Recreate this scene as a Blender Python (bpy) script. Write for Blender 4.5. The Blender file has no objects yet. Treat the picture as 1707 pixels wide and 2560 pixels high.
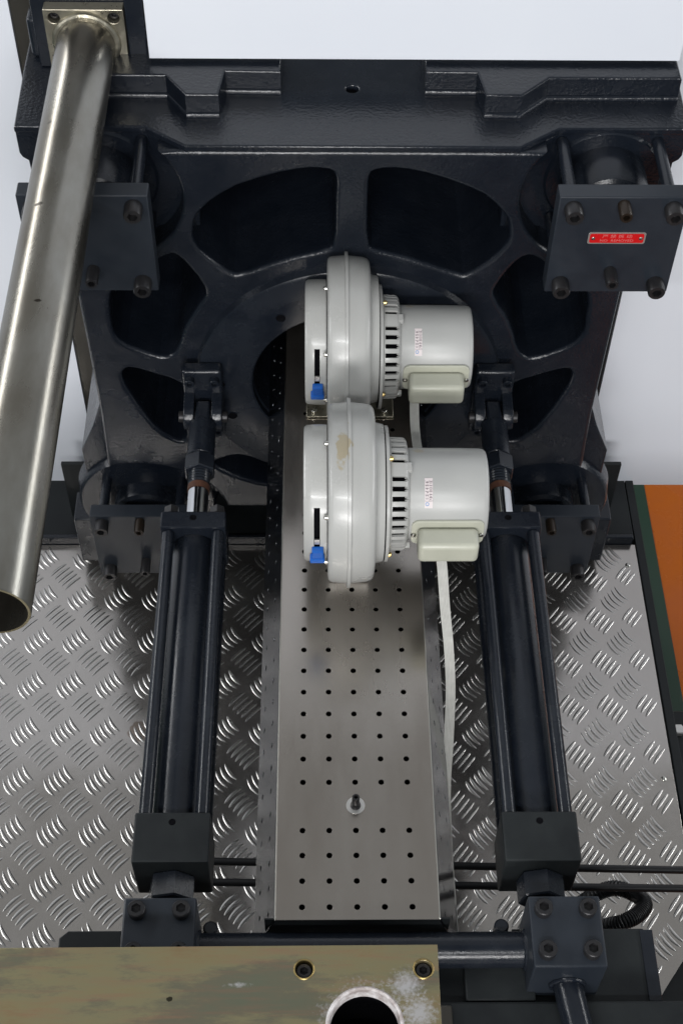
import bpy, bmesh, math, random
from mathutils import Matrix, Vector
random.seed(7)
R = math.radians
scene = bpy.context.scene
# ------------------------------------------------------------------ camera
cam_d = bpy.data.cameras.new("camera"); cam = bpy.data.objects.new("camera", cam_d)
scene.collection.objects.link(cam); scene.camera = cam
cam_d.sensor_fit = 'VERTICAL'; cam_d.sensor_height = 36.0; cam_d.lens = 50.0
cam_d.clip_start = 0.05; cam_d.clip_end = 100
cam.matrix_world = Matrix.Translation((0, 0, 3.55)) @ Matrix.Rotation(R(38), 4, 'X') @ Matrix.Rotation(-0.0158, 4, 'Y')
# ------------------------------------------------------------------ world / lamps
world = bpy.data.worlds.new("World"); scene.world = world; world.use_nodes = True
wbg = world.node_tree.nodes["Background"]
wbg.inputs[0].default_value = (0.80, 0.90, 1.0, 1); wbg.inputs[1].default_value = 0.17
def area(name, loc, aim, sx, sy, power, col=(1, 1, 1)):
    d = bpy.data.lights.new(name, 'AREA'); d.shape = 'RECTANGLE'; d.size = sx; d.size_y = sy
    d.energy = power; d.color = col
    o = bpy.data.objects.new(name, d); scene.collection.objects.link(o)
    o.location = loc
    o.rotation_euler = (Vector(aim) - Vector(loc)).to_track_quat('-Z', 'Y').to_euler()
    return o
area("hall_window_front", (-0.4, -7.0, 4.6), (0.1, 2.6, 0.9), 5.0, 1.2, 620, (1.0, 0.985, 0.98))
area("hall_tube_front", (-0.6, -2.6, 5.6), (0.0, 2.3, 0.9), 3.2, 0.10, 160, (1.0, 1.0, 1.0))
area("hall_window_left", (-5.6, 4.4, 4.7), (-0.3, 3.2, 0.8), 12.0, 0.8, 420, (0.98, 0.99, 1.0))
area("hall_window_right", (6.2, 4.4, 3.5), (0.4, 3.2, 0.8), 12.0, 0.6, 290, (0.98, 0.99, 1.0))
area("overhead_reflection_fill", (0.0, 4.6, 6.6), (0.0, 4.599, 0.0), 11.0, 5.2, 46, (1.0, 0.97, 0.93))  # added overhead fill lamp, brightens reflections in the deck and cover
scene.view_settings.view_transform = 'Standard'; scene.view_settings.look = 'None'
scene.view_settings.exposure = 0.0; scene.view_settings.gamma = 1.0
# ------------------------------------------------------------------ materials
def mat(name, col, rough=0.4, metal=0.0, var=0.0, vscale=8.0, col2=None, bump=0.0, bscale=200.0, rvar=0.0, spec=0.5, coat=0.0,
        bump2=0.0, bscale2=20.0, stretch=None, aniso=0.0):
    m = bpy.data.materials.new(name); m.use_nodes = True
    nt = m.node_tree; N = nt.nodes; L = nt.links; p = N["Principled BSDF"]
    p.inputs['Base Color'].default_value = (*col, 1); p.inputs['Roughness'].default_value = rough
    p.inputs['Metallic'].default_value = metal; p.inputs['Specular IOR Level'].default_value = spec
    p.inputs['Coat Weight'].default_value = coat; p.inputs['Coat Roughness'].default_value = 0.12
    if aniso: p.inputs['Anisotropic'].default_value = aniso
    tc = N.new('ShaderNodeTexCoord'); src = tc.outputs['Object']
    if stretch:
        mp = N.new('ShaderNodeMapping'); mp.inputs['Scale'].default_value = stretch
        L.new(src, mp.inputs[0]); srcs = mp.outputs[0]
    else: srcs = src
    if col2 or rvar:
        n = N.new('ShaderNodeTexNoise'); n.inputs['Scale'].default_value = vscale
        n.inputs['Detail'].default_value = 6; n.inputs['Roughness'].default_value = 0.62
        L.new(srcs, n.inputs['Vector'])
        if col2:
            r = N.new('ShaderNodeValToRGB'); r.color_ramp.elements[0].position = 0.5 - var; r.color_ramp.elements[1].position = 0.5 + var
            r.color_ramp.elements[0].color = (*col, 1); r.color_ramp.elements[1].color = (*col2, 1)
            L.new(n.outputs['Fac'], r.inputs[0]); L.new(r.outputs[0], p.inputs['Base Color'])
        if rvar:
            mr = N.new('ShaderNodeMapRange'); mr.inputs[1].default_value = 0.3; mr.inputs[2].default_value = 0.7
            mr.inputs[3].default_value = max(0.03, rough - rvar); mr.inputs[4].default_value = rough + rvar
            L.new(n.outputs['Fac'], mr.inputs[0]); L.new(mr.outputs[0], p.inputs['Roughness'])
    if bump:
        b = N.new('ShaderNodeTexNoise'); b.inputs['Scale'].default_value = bscale; b.inputs['Detail'].default_value = 3
        L.new(srcs, b.inputs['Vector'])
        bp = N.new('ShaderNodeBump'); bp.inputs['Strength'].default_value = bump; bp.inputs['Distance'].default_value = 0.002
        L.new(b.outputs['Fac'], bp.inputs['Height']); last = bp
        if bump2:
            b2 = N.new('ShaderNodeTexNoise'); b2.inputs['Scale'].default_value = bscale2; b2.inputs['Detail'].default_value = 4
            L.new(src, b2.inputs['Vector'])
            bp2 = N.new('ShaderNodeBump'); bp2.inputs['Strength'].default_value = bump2; bp2.inputs['Distance'].default_value = 0.01
            L.new(b2.outputs['Fac'], bp2.inputs['Height']); L.new(bp.outputs[0], bp2.inputs['Normal']); last = bp2
        L.new(last.outputs[0], p.inputs['Normal'])
    return m
def stain(m, centre, radius, col, scale, th):
    """a dried spill with a shape of its own, fixed to the object"""
    nt = m.node_tree; N = nt.nodes; L = nt.links; p = N["Principled BSDF"]
    old = p.inputs['Base Color'].links[0].from_socket if p.inputs['Base Color'].links else None
    tc = N.new('ShaderNodeTexCoord')
    vm = N.new('ShaderNodeVectorMath'); vm.operation = 'SUBTRACT'; vm.inputs[1].default_value = centre
    sc = N.new('ShaderNodeVectorMath'); sc.operation = 'DIVIDE'; sc.inputs[1].default_value = radius
    ln = N.new('ShaderNodeVectorMath'); ln.operation = 'LENGTH'
    L.new(tc.outputs['Object'], vm.inputs[0]); L.new(vm.outputs[0], sc.inputs[0]); L.new(sc.outputs[0], ln.inputs[0])
    n = N.new('ShaderNodeTexNoise'); n.inputs['Scale'].default_value = scale; n.inputs['Detail'].default_value = 5
    L.new(tc.outputs['Object'], n.inputs['Vector'])
    ad = N.new('ShaderNodeMath'); ad.operation = 'MULTIPLY_ADD'; ad.inputs[1].default_value = 1.6
    L.new(n.outputs['Fac'], ad.inputs[0]); L.new(ln.outputs['Value'], ad.inputs[2])
    mr = N.new('ShaderNodeMapRange'); mr.inputs[1].default_value = th + .06; mr.inputs[2].default_value = th - .06
    L.new(ad.outputs[0], mr.inputs[0])
    mx = N.new('ShaderNodeMix'); mx.data_type = 'RGBA'
    if old: L.new(old, mx.inputs[6])
    else: mx.inputs[6].default_value = p.inputs['Base Color'].default_value
    mx.inputs[7].default_value = (*col, 1)
    L.new(mr.outputs[0], mx.inputs[0]); L.new(mx.outputs[2], p.inputs['Base Color'])
M = {}
M['cast'] = mat('cast_paint', (.0055, .0078, .0125), .25, bump=.55, bscale=130, rvar=.06, vscale=12, col2=(.0095, .0122, .0178), var=.2, bump2=.10, bscale2=28)
M['paint'] = mat('dark_paint', (.0068, .0090, .0140), .25, spec=.38, bump=.14, bscale=320, rvar=.07, vscale=14, col2=(.0115, .0145, .020), var=.2)
M['plate'] = mat('dark_plate', (.0125, .0165, .023), .42, spec=.4, bump=.12, bscale=420, rvar=.07, vscale=10, col2=(.018, .0225, .030), var=.2)
M['matte'] = mat('black_paint', (.0075, .009, .0105), .5, spec=.28, bump=.12, bscale=260, rvar=.08, vscale=9, col2=(.014, .017, .018), var=.2)
M['bolt'] = mat('black_oxide', (.016, .017, .020), .38, metal=.35, bump=.15, bscale=500, col2=(.026, .024, .024), var=.25, vscale=60)
M['brownbolt'] = mat('brown_oxide', (.022, .015, .010), .4, metal=.4, bump=.1, bscale=400)
M['void'] = mat('gasket_and_cavity_shade', (.003, .003, .004), .8, spec=.05)  # gasket black; in holes, slots and cavities it paints in their shade
M['white'] = mat('white_sheet', (.70, .73, .79), .38, rvar=.05, vscale=3, col2=(.72, .75, .80), var=.3, bump=.04, bscale=300)
M['chrome'] = mat('chrome', (.62, .63, .64), .13, metal=1, rvar=.04, vscale=90)
M['rust'] = mat('rusty_thread', (.05, .014, .006), .7, bump=.4, bscale=300, col2=(.09, .035, .015), var=.2, vscale=80)
M['pipe'] = mat('bare_pipe', (.15, .13, .10), .27, metal=.95, rvar=.05, vscale=7, col2=(.30, .295, .27), var=.20, bump=.05, bscale=260, stretch=(1, .35, 1))
stain(M['pipe'], (.03, .2, .055), (.05, .12, .03), (.17, .14, .10), 30, 1.2)
for q in ((-.062, -.69, .05), (-.02, -.60, .055), (-.03, -.35, .05), (-.055, -.93, .05), (.01, -.86, .06)): stain(M['pipe'], q, (.016, .008, .03), (.055, .048, .04), 60, 1.15)
M['flange'] = mat('bare_flange', (.30, .28, .22), .34, metal=.9, rvar=.12, vscale=22, col2=(.48, .45, .36), var=.2, bump=.25, bscale=120)
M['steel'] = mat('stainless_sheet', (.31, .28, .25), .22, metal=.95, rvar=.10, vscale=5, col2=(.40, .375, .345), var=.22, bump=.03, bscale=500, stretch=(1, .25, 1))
M['steelside_dark_refl'] = mat('stainless_side_dark_reflection', (.07, .074, .082), .14, metal=.97, rvar=.05, vscale=5, col2=(.10, .105, .115), var=.25)  # same stainless as the top sheet, its dark reflections put into the colour
M['deckm'] = mat('aluminium_tread', (.395, .37, .345), .19, metal=.93, rvar=.10, vscale=5, col2=(.47, .445, .42), var=.28, bump=.04, bscale=30)
stain(M['deckm'], (-.50, 1.99, 0), (.05, .06, .05), (.24, .20, .17), 20, 1.35)
stain(M['deckm'], (.64, 2.0, 0), (.06, .16, .05), (.33, .30, .27), 14, 1.25)
stain(M['deckm'], (-.95, 1.7, 0), (.12, .20, .05), (.36, .34, .33), 9, 1.3)
M['tread'] = mat('tread_bar', (.50, .485, .465), .27, metal=.93, rvar=.06, vscale=7)
M['cream'] = mat('blower_enamel', (.365, .365, .35), .30, bump=.10, bscale=260, rvar=.06, vscale=5, col2=(.415, .42, .405), var=.5, coat=.12)
M['creamcap'] = mat('cream_plastic', (.42, .425, .35), .36, bump=.12, bscale=300, rvar=.05, vscale=16, col2=(.47, .475, .395), var=.25)
M['creamstain'] = mat('blower_enamel_stained', (.365, .365, .35), .30, bump=.10, bscale=260, rvar=.06, vscale=5, col2=(.415, .42, .405), var=.5, coat=.12)
stain(M['creamstain'], (.047, -.03, .185), (.024, .060, .06), (.34, .30, .215), 30, 1.5)
M['motor'] = mat('motor_enamel', (.38, .385, .375), .34, bump=.10, bscale=300, rvar=.06, vscale=10, col2=(.415, .42, .405), var=.25)
stain(M['motor'], (.215, .045, .085), (.035, .03, .03), (.40, .37, .31), 30, 1.2)
M['blue'] = mat('blue_plastic', (.008, .10, .42), .4)
M['brass'] = mat('brass_screw', (.62, .47, .20), .28, metal=1)
M['screw'] = mat('zinc_screw', (.55, .54, .50), .25, metal=1)
M['red'] = mat('red_enamel', (.50, .006, .008), .35)
M['alu'] = mat('plain_aluminium', (.60, .59, .57), .35, metal=.8)
M['sticker'] = mat('sticker_paper', (.66, .60, .60), .5)
M['ink'] = mat('sticker_ink', (.08, .05, .07), .6)
M['stickerblue'] = mat('sticker_blue', (.10, .25, .50), .5)
M['pinkink'] = mat('label_print', (.60, .16, .15), .5)
M['cable'] = mat('braided_sleeve', (.46, .46, .43), .6, bump=.5, bscale=500, col2=(.54, .54, .51), var=.2, vscale=60)
M['rubber'] = mat('black_rubber', (.010, .010, .011), .42)
M['orange'] = mat('orange_floor', (.42, .10, .003), .3, rvar=.12, vscale=2.5, col2=(.33, .066, .002), var=.22, bump=.1, bscale=40)
M['floorgrey'] = mat('grey_floor', (.10, .105, .10), .45, rvar=.1, vscale=3, col2=(.07, .075, .07), var=.25)
M['green'] = mat('green_floor', (.006, .034, .016), .4, rvar=.1, vscale=3, col2=(.004, .022, .011), var=.25)
M['greenbox'] = mat('green_enamel', (.006, .09, .035), .4)
M['post'] = mat('brown_post', (.045, .042, .036), .35, metal=.4, rvar=.1, vscale=6)
# zinc passivated plate: yellow green with reddish streaks and white wear
def zinc():
    m = bpy.data.materials.new('yellow_zinc'); m.use_nodes = True
    nt = m.node_tree; N = nt.nodes; L = nt.links; p = N["Principled BSDF"]
    p.inputs['Metallic'].default_value = .75; p.inputs['Roughness'].default_value = .36
    tc = N.new('ShaderNodeTexCoord'); mp = N.new('ShaderNodeMapping'); mp.inputs['Scale'].default_value = (.7, 2.6, 1)
    L.new(tc.outputs['Object'], mp.inputs[0])
    n = N.new('ShaderNodeTexNoise'); n.inputs['Scale'].default_value = 4; n.inputs['Detail'].default_value = 8; n.inputs['Roughness'].default_value = .7
    L.new(mp.outputs[0], n.inputs['Vector'])
    r = N.new('ShaderNodeValToRGB'); e = r.color_ramp.elements
    e[0].position = .30; e[0].color = (.17, .185, .13, 1); e[1].position = .72; e[1].color = (.28, .19, .10, 1)
    for pos, c in ((.42, (.19, .18, .125)), (.50, (.275, .25, .145)), (.60, (.29, .245, .135))):
        x = e.new(pos); x.color = (*c, 1)
    L.new(n.outputs['Fac'], r.inputs[0])
    mp3 = N.new('ShaderNodeMapping'); mp3.inputs['Scale'].default_value = (1.2, 16, 1); L.new(tc.outputs['Object'], mp3.inputs[0])
    n3 = N.new('ShaderNodeTexNoise'); n3.inputs['Scale'].default_value = 5; n3.inputs['Detail'].default_value = 9; n3.inputs['Roughness'].default_value = .7
    L.new(mp3.outputs[0], n3.inputs['Vector'])
    m3 = N.new('ShaderNodeMapRange'); m3.inputs[1].default_value = .48; m3.inputs[2].default_value = .72; m3.inputs[4].default_value = .45
    L.new(n3.outputs['Fac'], m3.inputs[0])
    x3 = N.new('ShaderNodeMix'); x3.data_type = 'RGBA'; x3.inputs[7].default_value = (.36, .17, .12, 1)
    L.new(m3.outputs[0], x3.inputs[0]); L.new(r.outputs[0], x3.inputs[6])
    # white corrosion bloom round the hole and near the right edge
    cur = x3.outputs[2]
    for c, rad, th in (((.145, .835, 0), (.050, .045, 1), 1.45), ((.165, .79, 0), (.045, .05, 1), 1.5), ((-.135, .838, 0), (.05, .010, 1), 1.25), ((.075, .765, 0), (.085, .085, 1), 1.72)):
        vm = N.new('ShaderNodeVectorMath'); vm.operation = 'SUBTRACT'; vm.inputs[1].default_value = c
        sc = N.new('ShaderNodeVectorMath'); sc.operation = 'DIVIDE'; sc.inputs[1].default_value = rad
        ln = N.new('ShaderNodeVectorMath'); ln.operation = 'LENGTH'
        pl = N.new('ShaderNodeVectorMath'); pl.operation = 'MULTIPLY'; pl.inputs[1].default_value = (1, 1, 0)
        L.new(tc.outputs['Object'], pl.inputs[0]); L.new(pl.outputs[0], vm.inputs[0]); L.new(vm.outputs[0], sc.inputs[0]); L.new(sc.outputs[0], ln.inputs[0])
        n2 = N.new('ShaderNodeTexNoise'); n2.inputs['Scale'].default_value = 150; n2.inputs['Detail'].default_value = 8; n2.inputs['Roughness'].default_value = .75
        L.new(tc.outputs['Object'], n2.inputs['Vector'])
        ad = N.new('ShaderNodeMath'); ad.operation = 'MULTIPLY_ADD'; ad.inputs[1].default_value = 1.8
        L.new(n2.outputs['Fac'], ad.inputs[0]); L.new(ln.outputs['Value'], ad.inputs[2])
        mr = N.new('ShaderNodeMapRange'); mr.inputs[1].default_value = th + .10; mr.inputs[2].default_value = th - .45; mr.inputs[4].default_value = .85
        L.new(ad.outputs[0], mr.inputs[0])
        mx = N.new('ShaderNodeMix'); mx.data_type = 'RGBA'; mx.inputs[7].default_value = (.62, .61, .62, 1)
        L.new(mr.outputs[0], mx.inputs[0]); L.new(cur, mx.inputs[6]); cur = mx.outputs[2]
    L.new(cur, p.inputs['Base Color'])
    b = N.new('ShaderNodeTexNoise'); b.inputs['Scale'].default_value = 300
    L.new(tc.outputs['Object'], b.inputs['Vector'])
    bp = N.new('ShaderNodeBump'); bp.inputs['Strength'].default_value = .12; bp.inputs['Distance'].default_value = .001
    L.new(b.outputs['Fac'], bp.inputs['Height']); L.new(bp.outputs[0], p.inputs['Normal'])
    return m
M['zinc'] = zinc()
stain(M['zinc'], (-.245, .815, .015), (.012, .010, .03), (.035, .032, .02), 60, 1.3)
M['chalk'] = mat('white_residue', (.62, .60, .60), .6, bump=.6, bscale=90, col2=(.30, .26, .25), var=.12, vscale=45)
# ------------------------------------------------------------------ helpers
COL = scene.collection
def obj(name, bm, m, parent=None, smooth=35, kind=None, label=None):
    me = bpy.data.meshes.new(name)
    if isinstance(bm, bpy.types.Mesh): me = bm; me.name = name
    else: bm.normal_update(); bm.to_mesh(me); bm.free()
    me.materials.clear(); me.materials.append(m)
    if smooth:
        if not any(p.use_smooth for p in me.polygons):
            for p in me.polygons: p.use_smooth = True
        flags = [p.use_smooth for p in me.polygons]
        me.set_sharp_from_angle(angle=R(smooth))
        me.polygons.foreach_set('use_smooth', flags)
    o = bpy.data.objects.new(name, me); COL.objects.link(o)
    if parent: o.parent = parent
    if kind: o['kind'] = kind
    if label: o['label'] = label
    return o
def tag(o, label, cat, group=None):
    o['label'] = label; o['category'] = cat
    if group: o['group'] = group
    return o
def thing(name, label, cat, loc=(0, 0, 0), group=None):
    o = bpy.data.objects.new(name, None); COL.objects.link(o); o.location = loc; o.empty_display_size = .05
    return tag(o, label, cat, group)
def copy_tree(o, parent=None):
    c = o.copy(); COL.objects.link(c)
    if parent: c.parent = parent
    for ch in list(o.children): copy_tree(ch, c)
    return c
def box(x0, x1, y0, y1, z0, z1, bev=0.002, seg=2, bm=None):
    b = bmesh.new()
    v = [b.verts.new(p) for p in [(x0, y0, z0), (x1, y0, z0), (x1, y1, z0), (x0, y1, z0), (x0, y0, z1), (x1, y0, z1), (x1, y1, z1), (x0, y1, z1)]]
    for f in [(0, 3, 2, 1), (4, 5, 6, 7), (0, 1, 5, 4), (1, 2, 6, 5), (2, 3, 7, 6), (3, 0, 4, 7)]: b.faces.new([v[i] for i in f])
    if bev: bmesh.ops.bevel(b, geom=b.edges[:], offset=bev, segments=seg, affect='EDGES', profile=.5)
    b.normal_update()
    for f in b.faces: f.smooth = max(abs(c) for c in f.normal) < .9999
    if bm is None: return b
    me = bpy.data.meshes.new('t'); b.to_mesh(me); b.free(); bm.from_mesh(me); bpy.data.meshes.remove(me); return bm
AX = {'x': lambda p, a, b: (p, a, b), 'y': lambda p, a, b: (b, p, a), 'z': lambda p, a, b: (a, b, p)}
def lathe(prof, axis='x', c=(0, 0, 0), seg=48, bm=None, closed=False, skip=None):
    """prof: list of (position along axis, radius); radius 0 closes the end"""
    b = bm or bmesh.new(); rings = []
    for p, r in prof:
        if r <= 1e-6:
            q = AX[axis](p, 0, 0); rings.append([b.verts.new((q[0] + c[0], q[1] + c[1], q[2] + c[2]))])
        else:
            ring = []
            for i in range(seg):
                t = 2 * math.pi * i / seg; q = AX[axis](p, r * math.cos(t), r * math.sin(t))
                ring.append(b.verts.new((q[0] + c[0], q[1] + c[1], q[2] + c[2])))
            rings.append(ring)
    n = len(rings)
    for k in range(n if closed else n - 1):
        A, B = rings[k], rings[(k + 1) % n]
        for i in range(seg):
            if skip and skip(k, i): continue
            j = (i + 1) % seg
            if len(A) == 1 and len(B) == 1: continue
            if len(A) == 1: b.faces.new((A[0], B[j], B[i]))
            elif len(B) == 1: b.faces.new((A[i], A[j], B[0]))
            else: b.faces.new((A[i], A[j], B[j], B[i]))
    bmesh.ops.recalc_face_normals(b, faces=b.faces)
    return b
def rod(p0, p1, r, axis, c=(0, 0, 0), seg=32, ch=.0015, bm=None):
    s = 1 if p1 > p0 else -1
    return lathe([(p0, 0), (p0, r - ch), (p0 + s * ch, r), (p1 - s * ch, r), (p1, r - ch), (p1, 0)], axis, c, seg, bm)
def hexrod(p0, p1, r, axis, c=(0, 0, 0), bm=None, ch=.003, rot=0):
    b = bmesh.new(); s = 1 if p1 > p0 else -1
    prof = [(p0, 0), (p0, r - ch), (p0 + s * ch, r), (p1 - s * ch, r), (p1, r - ch), (p1, 0)]
    rings = []
    for p, rr in prof:
        if rr == 0: rings.append([b.verts.new(AX[axis](p, 0, 0))])
        else: rings.append([b.verts.new(AX[axis](p, rr * math.cos(rot + k * math.pi / 3), rr * math.sin(rot + k * math.pi / 3))) for k in range(6)])
    for A, B in zip(rings, rings[1:]):
        for i in range(6):
            j = (i + 1) % 6
            if len(A) == 1: b.faces.new((A[0], B[j], B[i]))
            elif len(B) == 1: b.faces.new((A[i], A[j], B[0]))
            else: b.faces.new((A[i], A[j], B[j], B[i]))
    bmesh.ops.recalc_face_normals(b, faces=b.faces)
    bmesh.ops.translate(b, verts=b.verts, vec=c)
    return b
def tube(path, r, seg=16, bm=None, rfun=None, flat=1.0, up=None):
    """sweep a round (or flattened) section along a 3D path"""
    b = bm or bmesh.new(); P = [Vector(p) for p in path]; rings = []
    U = Vector(up) if up else Vector((0, 0, 1))
    for i, p in enumerate(P):
        t = (P[min(i + 1, len(P) - 1)] - P[max(i - 1, 0)]).normalized()
        a = t.cross(U)
        if a.length < 1e-4: a = t.cross(Vector((0, 1, 0)))
        a.normalize(); n = a.cross(t).normalized(); rr = rfun(i) if rfun else r
        rings.append([b.verts.new(p + a * (rr * math.cos(2 * math.pi * k / seg)) + n * (rr * flat * math.sin(2 * math.pi * k / seg))) for k in range(seg)])
    for A, B in zip(rings, rings[1:]):
        for k in range(seg): b.faces.new((A[k], A[(k + 1) % seg], B[(k + 1) % seg], B[k]))
    b.faces.new(rings[0]); b.faces.new(rings[-1][::-1])
    bmesh.ops.recalc_face_normals(b, faces=b.faces)
    return b
def spline(pts, n=10):
    P = [Vector(p) for p in pts]; P = [P[0] * 2 - P[1]] + P + [P[-1] * 2 - P[-2]]; out = []
    for i in range(1, len(P) - 2):
        for k in range(n):
            t = k / n; a, b_, c, d = P[i - 1:i + 3]
            out.append(.5 * ((2 * b_) + (c - a) * t + (2 * a - 5 * b_ + 4 * c - d) * t * t + (3 * b_ - a - 3 * c + d) * t ** 3))
    out.append(P[-2]); return out
def panel(outline, holes, thick, bev=0.0, res=2, mtx=None):
    """flat sheet with real holes; outline in local XY, thickness centred on local Z"""
    cu = bpy.data.curves.new('c', 'CURVE'); cu.dimensions = '2D'; cu.fill_mode = 'BOTH'
    cu.extrude = thick / 2 - bev; cu.bevel_depth = bev; cu.bevel_resolution = res; cu.offset = -bev
    for poly in [outline] + holes:
        s = cu.splines.new('POLY'); s.points.add(len(poly) - 1); s.use_cyclic_u = True
        for q, pt in zip(s.points, poly): q.co = (pt[0], pt[1], 0, 1)
    o = bpy.data.objects.new('c', cu); COL.objects.link(o)
    dg = bpy.context.evaluated_depsgraph_get()
    me = bpy.data.meshes.new_from_object(o.evaluated_get(dg)); bpy.data.objects.remove(o); bpy.data.curves.remove(cu)
    b = bmesh.new(); b.from_mesh(me); bpy.data.meshes.remove(me)
    bmesh.ops.remove_doubles(b, verts=b.verts, dist=1e-5)
    b.normal_update()
    for f in b.faces:
        f.smooth = not (abs(f.normal.z) > .999 or (abs(f.normal.z) < .02 and max(e.calc_length() for e in f.edges) > .05 and min(e.calc_length() for e in f.edges) > .004))
    if mtx: bmesh.ops.transform(b, matrix=mtx, verts=b.verts)
    bmesh.ops.recalc_face_normals(b, faces=b.faces)
    return b
def upright(y0, y1):  # local (a,b,depth) -> world (a, y, b)
    return Matrix.Translation((0, (y0 + y1) / 2, 0)) @ Matrix.Rotation(R(90), 4, 'X')
def circ(cx, cy, r, n=24): return [(cx + r * math.cos(2 * math.pi * k / n), cy + r * math.sin(2 * math.pi * k / n)) for k in range(n)]
def chaikin(P, n=2, w=.25):
    for _ in range(n):
        Q = []
        for i in range(len(P)):
            a, b_ = P[i], P[(i + 1) % len(P)]
            Q += [((1 - w) * a[0] + w * b_[0], (1 - w) * a[1] + w * b_[1]), (w * a[0] + (1 - w) * b_[0], w * a[1] + (1 - w) * b_[1])]
        P = Q
    return P
def rrect(x0, x1, y0, y1, r, n=5):
    out = []
    for cx, cy, a in ((x1 - r, y1 - r, 0), (x0 + r, y1 - r, 90), (x0 + r, y0 + r, 180), (x1 - r, y0 + r, 270)):
        for k in range(n + 1): t = R(a + 90 * k / n); out.append((cx + r * math.cos(t), cy + r * math.sin(t)))
    return out
def socket_bolt(parent, c, r, L, d='y-', m=None, washer=False):
    """cap head with a real hex socket; c is the seat point, head rises along d"""
    b = bmesh.new(); ri = r * .52
    axis = d[0]; s = -1 if d[1] == '-' else 1
    prof = [(0, 0), (0, r * .98), (s * L * .9, r), (s * L, r * .9), (s * L, ri), (s * L * .45, ri), (s * L * .42, 0)]
    rings = []
    for k, (p, rr) in enumerate(prof):
        if rr == 0: rings.append([b.verts.new(AX[axis](p, 0, 0))]); continue
        ring = []
        for i in range(24):
            t = 2 * math.pi * i / 24; q = rr
            if k in (4, 5): q = rr * math.cos(math.pi / 6) / math.cos(((t + math.pi / 6) % (math.pi / 3)) - math.pi / 6) * 1.1
            ring.append(b.verts.new(AX[axis](p, q * math.cos(t), q * math.sin(t))))
        rings.append(ring)
    for A, B in zip(rings, rings[1:]):
        for i in range(24):
            j = (i + 1) % 24
            if len(A) == 1: b.faces.new((A[0], B[j], B[i]))
            elif len(B) == 1: b.faces.new((A[i], A[j], B[0]))
            else: b.faces.new((A[i], A[j], B[j], B[i]))
    bmesh.ops.recalc_face_normals(b, faces=b.faces); bmesh.ops.translate(b, verts=b.verts, vec=c)
    return obj('socket_bolt', b, m or M['bolt'], parent)
def text_mesh(s, size, align='CENTER', extrude=0.0):
    cu = bpy.data.curves.new('t', 'FONT'); cu.body = s; cu.size = size; cu.align_x = align; cu.align_y = 'CENTER'; cu.extrude = extrude; cu.resolution_u = 3
    o = bpy.data.objects.new('t', cu); COL.objects.link(o)
    dg = bpy.context.evaluated_depsgraph_get(); me = bpy.data.meshes.new_from_object(o.evaluated_get(dg))
    bpy.data.objects.remove(o); bpy.data.curves.remove(cu)
    b = bmesh.new(); b.from_mesh(me); bpy.data.meshes.remove(me); return b
XC = 0.0715           # centre line of the machine
# ------------------------------------------------------------------ floor
def sheet(name, pts, z, m, kind='structure'):
    b = bmesh.new(); b.faces.new([b.verts.new((x, y, z)) for x, y in pts]); return obj(name, b, m, None, 0, kind)
sheet('floor', [(-14, -6), (14, -6), (14, 16), (-14, 16)], -.808, M['floorgrey'])
sheet('orange_walkway', [(1.2, -6), (1.9, -6), (1.9, 16), (1.2, 16)], -.804, M['orange'])
sheet('green_walkway', [(-14, -6), (1.283, -6), (1.283, 16), (-14, 16)], -.80, M['green'])
# ------------------------------------------------------------------ chequer plate deck
deck = thing('tread_plate_deck', 'silver aluminium tread plate deck with raised five bar pattern under the machine', 'deck', (0, 0, 0))
DECK = [(-1.7, .45), (.30, .45), (.8716, 1.2504), (.927, 1.322), (.9825, 1.42), (.985, 2.644), (-1.7, 2.644)]
b = panel(DECK, [], .006, .001, 1, Matrix.Translation((0, 0, -.003))); obj('plate', b, M['deckm'], deck, 30)
def bars():
    b = bmesh.new()
    def bar(cx, cy, vx, vy, bow):
        L = math.hypot(vx, vy); ux, uy = vx / L, vy / L; nx, ny = -uy, ux; n = 9; w = .0056; prev = None
        for i in range(n + 1):
            t = i / n; s = math.sin(math.pi * t) ** .5; o = bow * (1 - (2 * t - 1) ** 2)
            px_, py_ = cx + ux * L * (t - .5) + nx * o, cy + uy * L * (t - .5) + ny * o
            if i in (0, n): row = [b.verts.new((px_, py_, -.0005))] * 5
            else:
                row = [b.verts.new((px_ + nx * w * s * k, py_ + ny * w * s * k, h)) for k, h in ((-1, -.0005), (-.55, .0013 * s), (0, .0019 * s), (.55, .0013 * s), (1, -.0005))]
            if prev:
                for k in range(4):
                    f = []
                    for v in (prev[k], row[k], row[k + 1], prev[k + 1]):
                        if v not in f: f.append(v)
                    if len(f) > 2: b.faces.new(f)
            prev = row
    ax, ay = .112, .152
    def inside(x, y): return -1.65 < x < .962 and .6 < y < 2.62 and (y > 1.36 or (x - .8716) < (y - 1.2504) * .78 - .03)
    sets = []
    # the left sheet and the right sheet carry the pattern with their own phase
    for side, (ox, oy) in (('L', (-.6026, 1.8379)), ('R', (.8398, 2.0564))):
        for i in range(-14, 15):
            for j in range(-12, 12):
                for half in (0, 1):
                    x = ox + (i + .5 * half) * ax; y = oy + (j + .5 * half) * ay
                    if (x < XC) != (side == 'L'): continue
                    back = (half == 0) == (side == 'L')      # leans like a backslash
                    for k in range(-2, 3):
                        if back: bx, by, v = x + k * .0120, y + k * .0118, (.040, -.056); bow = -.0060
                        else: bx, by, v = x + k * .0122, y - k * .0124, (.047, .051) if side == 'L' else (.043, .055); bow = .0045 if side == 'L' else .002
                        if inside(bx, by): bar(bx, by, v[0], v[1], bow)
    bmesh.ops.recalc_face_normals(b, faces=b.faces)
    return b
obj('tread_pattern', bars(), M['tread'], deck, 60, 'stuff')
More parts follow.
